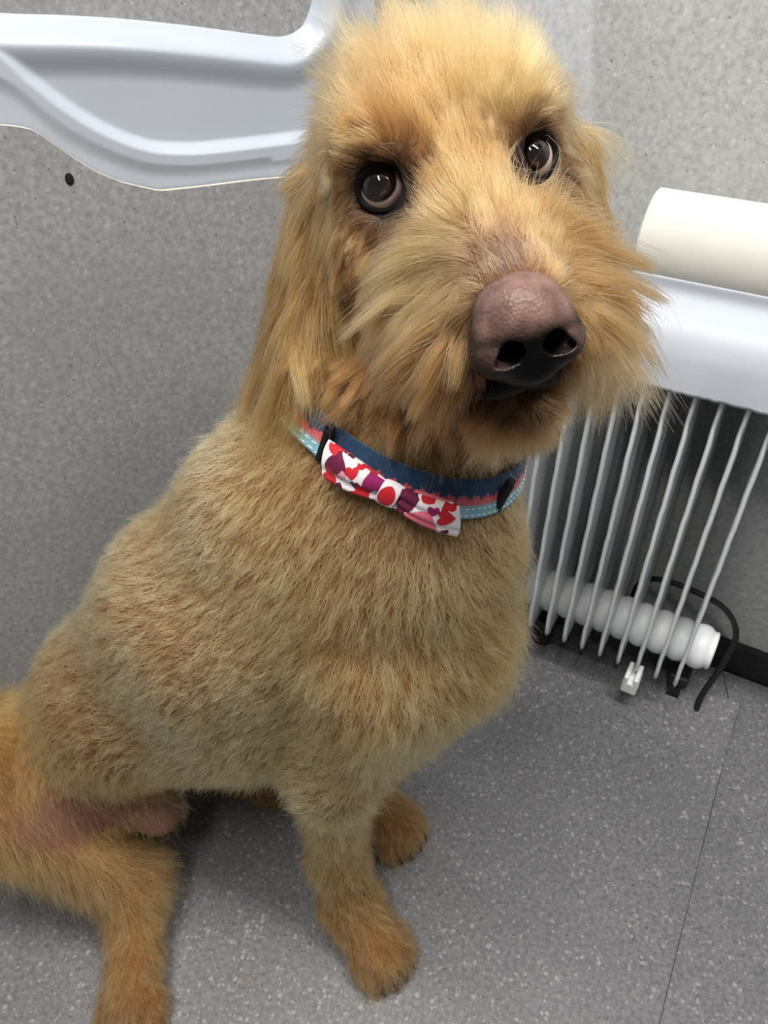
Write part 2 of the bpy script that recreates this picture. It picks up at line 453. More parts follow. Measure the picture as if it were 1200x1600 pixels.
for d in (R0 - .001, R1 + .001):
    for r in (.0188, .0172):
        for k in range(32):
            w = 2 * PI * k / 32; V.append(back(d, RC[0] + r * math.cos(w), RC[1] + r * math.sin(w)))
g = lambda i, k: i * 32 + k % 32
for k in range(32):
    for a, b in ((0, 1), (1, 3), (3, 2), (2, 0)): F.append((g(a, k), g(a, k + 1), g(b, k + 1), g(b, k)))
link('core', mesh('core', V, F), M['card'], pr, True)
# loose sheet: tangent off the roll, over the fin tops, down in front, torn lower edge
pth = [(RC[0] - RR * math.sin(.35), RC[1] - RR * math.cos(.35) + .001), (.742, FIN_Z1 + .0035), (.718, FIN_Z1 + .003), (.700, FIN_Z1 - .001), (.692, FIN_Z1 - .012), (.689, FIN_Z1 - .035), (.687, FIN_Z1 - .058)]
pth = [(RC[0] - RR * .93, RC[1] - RR * .36)] + [(.728, FIN_Z1 + .016), (.712, FIN_Z1 + .003), (.700, FIN_Z1 - .006), (.693, FIN_Z1 - .022), (.690, FIN_Z1 - .040), (.688, FIN_Z1 - .060)]
sp = smoothpath([(a, b, 0) for a, b in pth], 40)
V = []; nd = 90
for i in range(nd):
    d = R0 - .0 + (R1 - R0) * i / (nd - 1)
    tear = .0004 * math.sin(d * 310) + .0003 * math.sin(d * 730 + 1) + .0003 * random.uniform(-1, 1)
    for j, (a, b, _) in enumerate(sp):
        f = j / 39; V.append(back(d + .002 * f, a + .0012 * math.sin(d * 60 + f * 3) * f, b + tear * (f ** 6)))
o = link('loose_sheet', mesh('loose_sheet', V, grid_faces(nd, 40)), M['paper'], pr, True)
sm = o.modifiers.new('thickness', 'SOLIDIFY'); sm.thickness = .0004

# ------------------------------------------------------------------ the dog: one continuous body grown from a distance field
A3 = lambda *v: np.array(v, np.float32)
EYE = A3(.0395, .428, .7335)                                  # between the eyes
HS = A3(.968, .160, .194); HF = A3(.131, -.979, .154); HU = A3(-.214, .123, .969)   # head: to its left, forward, up
HS /= np.linalg.norm(HS); HF -= HS * (HF @ HS); HF /= np.linalg.norm(HF); HU = np.cross(HF, HS)
HR = np.stack([HS, HF, HU])                                   # rows: local axes
def head(a, b, c): return EYE + a * HS + b * HF + c * HU
def to_head(p): return (p - EYE) @ HR.T
NOSE = head(-.006, .121, -.052)

def rcone(p, a, b, r1, r2):
    a = np.asarray(a, np.float32); b = np.asarray(b, np.float32); ba = b - a
    t = np.clip(((p - a) @ ba) / float(ba @ ba), 0, 1)[..., None]
    q = p - a - t * ba
    return np.sqrt((q * q).sum(-1)) - (r1 + (r2 - r1) * t[..., 0])
def ellip(p, c, r, R=None):
    q = p - np.asarray(c, np.float32)
    if R is not None: q = q @ np.asarray(R, np.float32).T
    r = np.asarray(r, np.float32)
    k0 = np.sqrt(((q / r) ** 2).sum(-1)); k1 = np.sqrt(((q / (r * r)) ** 2).sum(-1)) + 1e-9
    return k0 * (k0 - 1) / k1
def smin(a, b, k):
    h = np.clip(.5 + .5 * (b - a) / k, 0, 1); return b + (a - b) * h - k * h * (1 - h)
def smax(a, b, k): return -smin(-a, -b, k)

EYES = [(-.0410, 0.0, -.002), (.0405, 0.0, -.0065)]
def sd_head(p):
    q = to_head(p)
    d = ellip(q, (0, -.062, -.004), (.066, .074, .052))
    for s in (-1, 1):
        d = smin(d, ellip(q, (s * .034, -.022, .020), (.026, .024, .020)), .02)       # brow
        d = smin(d, ellip(q, (s * .040, -.035, -.040), (.034, .045, .034)), .03)      # cheek
    d = smin(d, rcone(q, (0, -.015, -.030), (-.004, .096, -.043), .040, .022), .025)  # muzzle
    for s in (-1, 1):
        d = smin(d, rcone(q, (s * .020, .020, -.052), (s * .018 - .004, .084, -.064), .027, .020), .014)   # flews
    d = smin(d, rcone(q, (0, -.03, -.075), (-.004, .080, -.104), .036, .018), .014)   # jaw
    for e in EYES:
        d = smax(d, -(np.sqrt(((q - A3(e[0], e[1] - .004, e[2])) ** 2).sum(-1)) - .0125), .008)   # sockets
    return d

def sd_thigh(p):
    d = rcone(p, (-.31, .44, .160), (-.400, .415, .212), .056, .044)
    d = smin(d, rcone(p, (-.405, .410, .205), (-.350, .392, .150), .044, .040), .03)
    return smin(d, rcone(p, (-.350, .392, .150), (-.256, .366, .066), .040, .029), .03)
def sd_body(p):
    d = rcone(p, (.006, .425, .460), (.012, .425, .385), .076, .085)                   # chest
    d = smin(d, rcone(p, (.012, .425, .385), (.000, .420, .318), .082, .056), .05)
    d = smin(d, rcone(p, (-.03, .430, .440), (-.14, .444, .375), .080, .084), .06)    # ribcage
    d = smin(d, rcone(p, (-.14, .444, .375), (-.232, .450, .270), .084, .068), .06)   # loin
    d = smin(d, rcone(p, (-.232, .450, .270), (-.298, .46, .165), .068, .074), .05)
    d = smin(d, rcone(p, (-.298, .46, .165), (-.345, .465, .090), .076, .080), .05)    # rump
    d = smin(d, rcone(p, (-.03, .430, .305), (-.13, .440, .288), .070, .070), .05)     # brisket, belly
    d = smin(d, rcone(p, (-.13, .440, .288), (-.235, .447, .266), .070, .060), .05)
    d = smin(d, rcone(p, (.02, .47, .60), (-.085, .450, .488), .050, .064), .05)       # back of the neck, withers
    for s in (-1, 1):                                                                  # shoulders, forelegs (s=-1: right, near)
        y = .425 + s * .055
        sh = (-.005, y + s * .008, .40); el = (-.043, y + s * .006, .270)
        d = smin(d, rcone(p, sh, el, .052, .034), .022)
        if s < 0:
            ca = (-.046, .366, .115); wr = (-.034, .352, .062)
        else:
            ca = (-.030, .486, .115); wr = (-.018, .475, .060)
        d = smin(d, rcone(p, el, ca, .031, .023), .03)
        d = smin(d, rcone(p, ca, wr, .023, .023), .02)
        tx = (.0, .311, .026) if s < 0 else (.017, .440, .026)
        d = smin(d, rcone(p, (wr[0], wr[1], .042), tx, .028, .024), .018)
        fx = np.array(tx) - np.array((wr[0], wr[1], .026)); fx[2] = 0; fx /= np.linalg.norm(fx); sx = np.array((-fx[1], fx[0], 0))
        for k in (-1.5, -.5, .5, 1.5):                                                 # toes
            t0 = np.array(tx) + sx * k * .0125 - fx * .008; t1 = t0 + fx * (.020 - .004 * abs(k)) + np.array((0, 0, -.008))
            d = smin(d, rcone(p, t0, t1, .0125, .0115), .006)
    # right hind leg, thrown out to the side: thigh, shank, long foot towards the viewer
    d = smin(d, sd_thigh(p), .016)
    d = smin(d, rcone(p, (-.254, .364, .052), (-.243, .300, .030), .027, .022), .02)
    d = smin(d, rcone(p, (-.243, .300, .030), (-.240, .268, .026), .022, .022), .015)
    for k in (-1.5, -.5, .5, 1.5):
        d = smin(d, rcone(p, (-.240 + k * .013, .272, .024), (-.240 + k * .014, .250 + .004 * abs(k), .016), .0125, .0115), .006)
    # left hind leg, folded on the far side
    d = smin(d, rcone(p, (-.30, .50, .12), (-.17, .545, .15), .085, .055), .04)
    d = smin(d, rcone(p, (-.17, .54, .14), (-.22, .53, .05), .05, .035), .03)
    d = smin(d, rcone(p, (-.22, .53, .035), (-.130, .500, .027), .030, .026), .02)
    # sheath and belly
    d = smin(d, rcone(p, (-.280, .420, .175), (-.226, .405, .130), .032, .024), .018)
    # tail along the floor behind
    d = smin(d, rcone(p, (-.44, .47, .06), (-.55, .50, .03), .03, .02), .03)
    return d

NECK0 = A3(.046, .488, .672); NECK1 = A3(.016, .432, .490)
def sd_dog(p):
    d = smin(sd_head(p), rcone(p, NECK0, NECK1, .052, .074), .03)
    d = smin(d, sd_body(p), .045)
    return np.maximum(d, .0045 - p[..., 2])                   # rests on the sheet

def grad(fn, p, e=.0015):
    g = np.stack([fn(p + A3(*(e if i == k else 0 for i in range(3)))) - fn(p - A3(*(e if i == k else 0 for i in range(3)))) for k in range(3)], -1)
    return g / (np.linalg.norm(g, axis=-1, keepdims=True) + 1e-9)

def surface_net(fn, lo, hi, h, steps=3):
    lo = np.array(lo, np.float32); n = np.ceil((np.array(hi) - lo) / h).astype(int) + 1
    ax = [lo[k] + h * np.arange(n[k], dtype=np.float32) for k in range(3)]
    Fd = np.empty(n, np.float32)
    for i in range(0, n[0], 12):
        g = np.stack(np.meshgrid(ax[0][i:i + 12], ax[1], ax[2], indexing='ij'), -1)
        Fd[i:i + 12] = fn(g.reshape(-1, 3)).reshape(g.shape[:3])
    S = Fd < 0; nc = n - 1
    acc = np.zeros((nc.prod(), 3)); cnt = np.zeros(nc.prod()); faces = []
    flat = lambda I: (I[0] * nc[1] + I[1]) * nc[2] + I[2]
    for a in range(3):
        s0 = [slice(None)] * 3; s1 = [slice(None)] * 3; s0[a] = slice(0, -1); s1[a] = slice(1, None)
        f0 = Fd[tuple(s0)]; f1 = Fd[tuple(s1)]; I = np.nonzero(S[tuple(s0)] != S[tuple(s1)])
        t = f0[I] / (f0[I] - f1[I]); P = np.stack(I, -1).astype(float); P[:, a] += t
        b, c = (a + 1) % 3, (a + 2) % 3
        ok = np.ones(len(t), bool); ids = []
        for db, dc in ((0, 0), (-1, 0), (-1, -1), (0, -1)):
            J = [x.copy() for x in I]; J[b] = J[b] + db; J[c] = J[c] + dc
            v = (J[b] >= 0) & (J[c] >= 0) & (J[b] < nc[b]) & (J[c] < nc[c]); ok &= v
            q = np.where(v, flat([np.clip(J[k], 0, nc[k] - 1) for k in range(3)]), 0)
            np.add.at(acc, q[v], P[v]); np.add.at(cnt, q[v], 1); ids.append(q)
        Q = np.stack(ids, -1)[ok]; fl_ = S[tuple(s0)][I][ok]
        Q[~fl_] = Q[~fl_][:, ::-1]; faces.append(Q)
    act = np.nonzero(cnt)[0]; remap = np.full(len(cnt), -1); remap[act] = np.arange(len(act))
    V = (lo + (acc[act] / cnt[act][:, None]) * h).astype(np.float32)
    Fq = remap[np.concatenate(faces)]
    for _ in range(steps):
        V = V - np.clip(fn(V), -h, h)[:, None] * grad(fn, V) * .9
    return V, Fq

def np_mesh(name, V, Fq):
    me = bpy.data.meshes.new(name)
    me.vertices.add(len(V)); me.vertices.foreach_set('co', V.astype(np.float32).ravel())
    k = Fq.shape[1]; me.loops.add(len(Fq) * k); me.loops.foreach_set('vertex_index', Fq.astype(np.int32).ravel())
    me.polygons.add(len(Fq)); me.polygons.foreach_set('loop_start', np.arange(0, len(Fq) * k, k, dtype=np.int32))
    me.polygons.foreach_set('use_smooth', np.ones(len(Fq), bool)); me.update(calc_edges=True); me.validate()
    return me
def set_colour(me, name, C):
    a = me.attributes.new(name, 'FLOAT_COLOR', 'POINT')
    a.data.foreach_set('color', np.concatenate([C, np.ones((len(C), 1))], 1).astype(np.float32).ravel())
L3 = lambda r, g, b: np.array(lin(r, g, b)[:3])

BV, BF = surface_net(sd_dog, (-.60, .22, -.01), (.19, .63, .83), .0052)
dog = empty('dog', (-.12, .42, 0))
tag(dog, 'shaggy golden doodle dog sitting on the grey sheet, looking up', 'dog')

def skin_colour(V):
    q = to_head(V); C = np.tile(L3(112, 76, 42), (len(V), 1))
    def blend(w, c):
        nonlocal C; C = C * (1 - w[:, None]) + np.array(c) * w[:, None]
    for e in EYES:
        blend(np.clip(2.3 - np.linalg.norm((q - A3(*e)) / A3(1, 1.4, 1), axis=1) / .0135, 0, 1), L3(34, 27, 26))
    blend(np.clip(1.5 - np.linalg.norm((q - A3(-.006, .100, -.076)) / A3(1.2, 1, .8), axis=1) / .018, 0, 1), L3(24, 18, 16))
    blend(np.clip(1.6 - np.linalg.norm((q - A3(-.008, .100, -.020)) / A3(1, 1.3, 1), axis=1) / .012, 0, 1), L3(92, 74, 68))
    groin = np.linalg.norm((V - A3(-.290, .385, .178)) / A3(1.25, 1, .8), axis=1)
    blend(np.clip(1.7 - groin / .055, 0, 1), L3(126, 90, 78))
    blend(np.clip(1.6 - np.linalg.norm(V - A3(-.226, .40, .125), axis=1) / .03, 0, 1), L3(134, 100, 92))
    return C
bme = np_mesh('body', BV, BF); set_colour(bme, 'skin_colour', skin_colour(BV))
body = link('body', bme, M['skin'], dog)

# ears: thick hanging leaves
def ear_field(base, tip, out, w, th):
    base = np.asarray(base, np.float32); tip = np.asarray(tip, np.float32); ax = tip - base; L = np.linalg.norm(ax); ax /= L
    out = np.asarray(out, np.float32); out = out - ax * (out @ ax); out /= np.linalg.norm(out); wd = np.cross(ax, out)
    R = np.stack([wd, out, ax])
    def fn(p):
        q = (p - base) @ R.T
        t = np.clip(q[..., 2] / L, 0, 1); hw = w * (.55 + .45 * np.sin(np.clip(t, 0, 1) * 2.4))
        q2 = np.stack([q[..., 0], q[..., 1] + .35 * q[..., 0] ** 2 / w, q[..., 2]], -1)
        c = np.stack([np.clip(q2[..., 0], -hw + th, hw - th), np.zeros_like(t), np.clip(q2[..., 2], 0, L)], -1)
        return np.linalg.norm(q2 - c, axis=-1) - th
    return fn, R
EARS = {
 'right': dict(base=(-.036, .486, .712), tip=(-.062, .446, .602), out=(-.80, -.58, .10), w=.036, th=.010),
 'left': dict(base=(.116, .508, .725), tip=(.148, .490, .625), out=(.90, -.25, .10), w=.032, th=.010),
}
EARM = {}
for k, e in EARS.items():
    fn, R = ear_field(**e); lo = np.minimum(e['base'], e['tip']) - .06; hi = np.maximum(e['base'], e['tip']) + .06
    V, F = surface_net(fn, lo, hi, .005, 2); me = np_mesh('ear', V, F)
    set_colour(me, 'skin_colour', np.tile(L3(112, 76, 42), (len(V), 1)))
    o = link('ear', me, M['skin'], dog); EARM[k] = (V, F, fn, R, o)
    o['label'] = 'long hanging ear under shaggy golden hair'

# ------------------------------------------------------------------ nose
def nose_mat():
    k = NT('nose_leather'); a = k.n('ShaderNodeAttribute', attribute_name='nose_colour')
    co = k.n('ShaderNodeTexCoord'); v = k.n('ShaderNodeTexVoronoi', Scale=620.0); k.l(co.outputs['Object'], v.inputs['Vector'])
    nz = k.n('ShaderNodeTexNoise', Scale=120.0, Detail=4.0); k.l(co.outputs['Object'], nz.inputs['Vector'])
    c = k.mix(1.0, a.outputs['Color'], k.ramp(nz.outputs['Fac'], [(.32, (.62, .58, .58, 1)), (.68, (1.15, 1.1, 1.08, 1))]), 'MULTIPLY')
    k.l(c, k.b.inputs['Base Color']); k.b.inputs['Roughness'].default_value = .32; k.b.inputs['Specular IOR Level'].default_value = .18
    k.bump(v.outputs['Distance'], .42, .0006); return k.m
M['nose'] = nose_mat()
NR = HR
def nose_fn(p):
    q = (p - NOSE) @ NR.T                                     # across, forward, up
    x = np.abs(q[..., 0]); y = q[..., 1]; z = q[..., 2]
    d = ellip(q, (0, -.006, .003), (.0215, .0185, .0195))
    d = smin(d, ellip(q, (0, -.020, .012), (.0150, .022, .010)), .010)                # bridge top
    m = np.stack([x, y, z], -1)
    d = smin(d, ellip(m, (.0135, -.003, -.006), (.0122, .0150, .0118)), .006)         # wings
    d = smin(d, ellip(q, (0, -.006, -.016), (.013, .014, .0095)), .008)               # below
    d = smax(d, -rcone(m, (.0088, .018, -.0035), (.0105, .000, -.0035), .0056, .0050), .0025)   # nostril
    d = smax(d, -rcone(m, (.0100, .012, -.0045), (.0205, .005, -.0078), .0040, .0014), .0020)   # comma slit
    d = smax(d, -rcone(m, (.0085, .0185, .0045), (.0225, .006, .0015), .0012, .0010), .0035)                # fold over the wing
    d = smax(d, -rcone(m, (.0, .0165, -.008), (.0, .008, -.028), .0011, .0011), .0016)          # philtrum groove
    return d
V, F = surface_net(nose_fn, NOSE - .034, NOSE + .034, .00085, 2)
q = (V - NOSE) @ NR.T
w = np.clip((q[:, 2] + .000 + .35 * np.clip(np.abs(q[:, 0]) - .012, 0, 1)) / .012, 0, 1); w = w * w * (3 - 2 * w)
w = np.maximum(w, .40 * np.clip(1.3 - np.linalg.norm(np.stack([np.abs(q[:, 0]) - .0185, q[:, 2] + .004], -1), axis=1) / .008, 0, 1))
w = w * (1 - .8 * np.clip((np.abs(q[:, 0]) - .0185) / .005, 0, 1) * np.clip((q[:, 2] + .002) / .004, 0, 1)) * (.25 + .75 * np.clip((q[:, 1] + .016) / .010, 0, 1))
C = L3(9, 8, 9) * (1 - w[:, None]) + L3(118, 94, 87) * w[:, None]
me = np_mesh('nose', V, F); set_colour(me, 'nose_colour', C)
nose = link('nose', me, M['nose'], dog); nose['label'] = 'moist pinkish brown nose, black below the nostrils'

# lips: dark mouth line under the nose
lp = [head(x, b, c) for x, b, c in ((-.046, .050, -.083), (-.034, .078, -.084), (-.020, .098, -.083), (-.010, .106, -.078), (-.006, .107, -.0765), (-.002, .106, -.078), (.008, .098, -.083), (.022, .078, -.084), (.034, .050, -.083))]
sp = smoothpath(lp, 40); V, F = tube(sp, [.0025 + .0050 * math.sin(PI * i / 39) for i in range(40)], 10)
M['lip'] = plain('black_lip', lin(14, 11, 11), .45, 0, .15, var=.2)
link('lip', mesh('lip', V, F), M['lip'], dog, True)
V, F = tube([head(-.008, .112, -.060), head(-.007, .111, -.070), head(-.006, .107, -.078)], [.0075, .006, .0065], 12)
link('philtrum', mesh('philtrum', V, F), M['lip'], dog, True)

# ------------------------------------------------------------------ eyes
def eye_mat():
    k = NT('eye_gloss'); a = k.n('ShaderNodeAttribute', attribute_name='eye_colour')
    k.l(a.outputs['Color'], k.b.inputs['Base Color']); k.b.inputs['Roughness'].default_value = .04
    k.b.inputs['Specular IOR Level'].default_value = .5; k.b.inputs['Coat Weight'].default_value = .6; k.b.inputs['Coat Roughness'].default_value = .02
    return k.m
M['eye'] = eye_mat(); M['lid'] = plain('dark_eyelid', lin(16, 13, 13), .6, 0, .15, var=.25, scale=200, bump=.2)
GAZE = Vector((-.02, -.50, .36)); ER = .0122
for ei, e in enumerate(EYES):
    c = Vector(head(e[0], e[1] - .0095, e[2]))
    fw = (Vector(HF) + Vector(HS) * (.10 if e[0] > 0 else -.10) + Vector((-.02, 0, .10))).normalized()
    r_ = Vector(HS); r_ = (r_ - fw * r_.dot(fw)).normalized(); u_ = r_.cross(fw); u_ = u_ if u_.dot(Vector(HU)) > 0 else -u_
    g = (fw + u_ * .46 - r_ * .20).normalized()
    up = (Vector(HU) - g * g.dot(Vector(HU))).normalized(); sd = g.cross(up)
    bm = bmesh.new(); bmesh.ops.create_icosphere(bm, subdivisions=6, radius=ER)
    me = from_bm('eye', bm); co = np.empty(len(me.vertices) * 3, np.float32); me.vertices.foreach_get('co', co); co = co.reshape(-1, 3)
    ang = np.degrees(np.arccos(np.clip(co @ np.array(g) / ER, -1, 1)))
    sst = lambda a, b, x: np.clip((x - a) / (b - a), 0, 1)
    Ce = np.tile(L3(14, 11, 12), (len(co), 1))
    nz = np.sin(np.arctan2(co @ np.array(up), co @ np.array(sd)) * 23) * .12 + 1
    for wgt, colr in ((sst(20, 30, ang), L3(36, 22, 17)), (sst(44, 52, ang), L3(18, 12, 12)), (sst(52, 57, ang), L3(212, 188, 174)), (sst(84, 105, ang), L3(150, 105, 95))):
        Ce = Ce * (1 - wgt[:, None]) + colr * wgt[:, None]
    Ce *= np.where((ang > 20) & (ang < 46), nz, 1)[:, None]
    bulge = 1 + .05 * np.clip(1 - ang / 48, 0, 1) ** .7
    me.vertices.foreach_set('co', (co * bulge[:, None]).ravel()); set_colour(me, 'eye_colour', Ce)
    o = link('eye', me, M['eye'], dog, True); o.location = c; o['label'] = 'glossy dark brown eye looking up'
    # eyelid: a dark almond rim lying round the front of the ball
    n = 48; V = []; ns = 10; ax = Vector(head(e[0] * 1.0, e[1], e[2])) - c
    for i in range(n):
        w = 2 * PI * i / n; cx, cy = math.cos(w), math.sin(w)
        inn = 1 if (cx > 0) == (e[0] < 0) else 0
        rad_ = .0103 + .0012 * (abs(cx) ** 3) + (.0014 * abs(cx) ** 6 if inn else 0)
        ctr = r_ * cx * rad_ + u_ * cy * rad_ * .96
        hgt = math.sqrt(max(1e-8, ER * ER * 1.05 - ctr.length_squared)) if ctr.length < ER else .002
        p0 = c + ctr + fw * hgt; rd = (r_ * cx + u_ * cy); tk = .0015 + .0007 * max(0, cy)
        for k in range(ns):
            v = 2 * PI * k / ns; V.append(p0 + rd * (math.cos(v) * tk * 1.25 + tk * .9) + fw * (math.sin(v) * tk * .75 - .0008))
    link('eyelid', mesh('eyelid', V, grid_faces(n, ns, True, True)), M['lid'], dog, True)
# claws
M['claw'] = plain('dark_claw', lin(38, 32, 30), .4, var=.2)
for tx, dr in (((.0, .311), (.034, -.041)), ((.017, .440), (.035, -.035)), ((-.240, .262), (.0, -1))):
    fx = Vector((dr[0], dr[1], 0)).normalized(); sx = Vector((-fx.y, fx.x, 0))
    for k in (-1.5, -.5, .5, 1.5):
        t0 = Vector((tx[0], tx[1], .020)) + sx * k * .0128 + fx * (.020 - .004 * abs(k))
        V, F = tube([t0, t0 + fx * .007 + Vector((0, 0, -.004)), t0 + fx * .011 + Vector((0, 0, -.0105))], [.0034, .0028, .0009], 8)
        link('claw', mesh('claw', V, F), M['claw'], dog, True)

# ------------------------------------------------------------------ coat: hair strands combed over the body
def sample(V, Fq, n, weight=None):
    T = np.concatenate([Fq[:, [0, 1, 2]], Fq[:, [0, 2, 3]]])
    a, b, c = V[T[:, 0]], V[T[:, 1]], V[T[:, 2]]
    ar = np.linalg.norm(np.cross(b - a, c - a), axis=1)
    if weight is not None: ar = ar * weight((a + b + c) / 3)
    ar = ar / ar.sum(); i = rng.choice(len(T), int(n), p=ar)
    u = rng.random((len(i), 2)); f = u.sum(1) > 1; u[f] = 1 - u[f]
    return (a[i] + (b[i] - a[i]) * u[:, :1] + (c[i] - a[i]) * u[:, 1:]).astype(np.float32)

def unit(v): return v / (np.linalg.norm(v, axis=-1, keepdims=True) + 1e-9)
def ss(a, b, x): t = np.clip((x - a) / (b - a), 0, 1); return t * t * (3 - 2 * t)
def vnoise(p, f, seed=0):
    """smooth pseudo-noise in -1..1 from a few crossed waves"""
    r = np.random.default_rng(100 + seed); o = 0
    for k in range(5):
        d = r.normal(size=3); d = d / np.linalg.norm(d) * f * (.6 + 1.1 * r.random()); o = o + np.sin(p @ d + r.random() * 6.28)
    return o / 2.4

def strands(name, parent, P, N, flow, L, lift, colour, rad=.00012, clump=.6, clump_size=.006, jitter=.25, droop=.35, curl=.0, curl_len=.02, K=7, wild=.05, label=None, part=None):
    n = len(P)
    if n == 0: return
    bc = lambda x: np.broadcast_to(np.asarray(x, np.float32), (n,))[:, None]
    Lb = bc(L) * (1 + .28 * rng.normal(size=(n, 1)).clip(-2, 1.6))
    # clumps: roots that fall into one jittered cell follow the same lock
    cell = np.floor((P + rng.normal(size=(n, 3)) * clump_size * .22) / clump_size).astype(np.int64)
    key = (cell[:, 0] * 73856093) ^ (cell[:, 1] * 19349663) ^ (cell[:, 2] * 83492791)
    _, first, inv = np.unique(key, return_index=True, return_inverse=True); gi = first[inv]
    ncl = len(first); crand = rng.normal(size=(ncl, 3))[inv]; cph = rng.random(ncl)[inv] * 6.28; cl_ = (1 + .22 * rng.normal(size=ncl))[inv][:, None]
    Lb = Lb * np.clip(cl_, .5, 1.5)
    T = flow - N * (flow * N).sum(-1, keepdims=True); T = unit(T + .22 * jitter * 2 * (crand - N * (crand * N).sum(-1, keepdims=True)))
    B = np.cross(N, T); lf = bc(lift)
    rj = rng.normal(size=(n, 3)) * jitter * .55
    stray = (rng.random((n, 1)) < wild) * 1.0; rj = rj * (1 + 1.3 * stray)
    d0 = unit(T * (1 - lf) + N * lf * (1 + .25 * crand[:, :1]) + rj)
    g = unit(T * .75 + A3(0, 0, -.8) + .1 * N)
    path = np.empty((n, K, 3), np.float32); path[:, 0] = P; cur = P.copy(); dr = bc(droop)
    for i in range(1, K):
        t = i / (K - 1); d = unit(d0 * (1 - dr * t) + g * dr * t)
        cur = cur + d * Lb / (K - 1); path[:, i] = cur
    if np.max(curl) > 0:
        cb = bc(curl)
        for i in range(1, K):
            s = i / (K - 1); ph = cph[:, None] + s * Lb / curl_len * 6.28
            path[:, i] += (B * np.sin(ph) + N * np.abs(np.cos(ph)) * .6) * cb * s
    cp = bc(clump) * (1 - .75 * stray)
    G = path[gi] + 0.0
    for i in range(1, K):
        t = (i / (K - 1)) ** .8; path[:, i] += (G[:, i] - path[:, i]) * cp * t * .9
    for c0, ax_, r0 in (part or []):                           # hairs part round the eyes
        v = path - c0; s_ = (v @ ax_)[..., None]; rv = v - s_ * ax_; rl = np.linalg.norm(rv, axis=-1, keepdims=True) + 1e-9
        rr = r0 * (1 + .15 * np.clip(s_, 0, .06) / .03)
        hit = (rl < rr) & (s_ > -.004) & (s_ < .045); path = np.where(hit, c0 + s_ * ax_ + rv / rl * rr, path)
        if 'bad' not in dir(): bad = np.zeros(n, bool)
        bad |= hit[..., 0].any(1) & (rng.random(n) < .6)
    path = path.astype(np.float32)
    if part:
        path = path[~bad]; colour = colour[~bad]; crand = crand[~bad]; n = len(path)
    path[:, :, 2] = np.maximum(path[:, :, 2], .0045)
    cu = bpy.data.hair_curves.new(name); cu.add_curves([K] * n)
    cu.attributes['position'].data.foreach_set('vector', path.ravel())
    r = np.linspace(1, .22, K)[None, :] ** .8 * float(rad) * (1 + .25 * rng.random((n, 1)))
    ra = cu.attributes.get('radius') or cu.attributes.new('radius', 'FLOAT', 'POINT'); ra.data.foreach_set('value', r.astype(np.float32).ravel())
    tint = (1 + .22 * rng.normal(size=(n, 1)) + .27 * crand[:, :1]).clip(.35, 1.7)
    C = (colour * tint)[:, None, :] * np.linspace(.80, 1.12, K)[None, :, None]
    C = np.concatenate([C, np.ones((n, K, 1))], -1).clip(0, .93).astype(np.float32)
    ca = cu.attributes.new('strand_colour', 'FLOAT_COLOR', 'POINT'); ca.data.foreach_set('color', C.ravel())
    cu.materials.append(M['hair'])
    o = bpy.data.objects.new(name, cu); COL.objects.link(o)
    o.parent = parent; o.matrix_parent_inverse = Matrix.Translation(-Vector(parent_world(parent)))
    o['kind'] = 'stuff'
    if label: o['label'] = label
    return o

GOLD = L3(174, 124, 76); PALE = L3(202, 160, 108); AMBER = L3(146, 96, 54); RUST = L3(144, 100, 58); DARK = L3(80, 52, 30); SAND = L3(222, 172, 104)
def mixc(C, w, c): return C * (1 - w[:, None]) + c * w[:, None]

# where the collar runs: hairs are kept short under it
COL_C = A3(.030, .430, .562); COL_N = unit(A3(.30, -.06, .95))
def collar_gap(p): return np.abs((p - COL_C) @ COL_N)

q_skull = A3(0, -.055, -.02)
def is_head(p):
    q = to_head(p); return (p - COL_C) @ COL_N > .030 + .0 * q[:, 0]

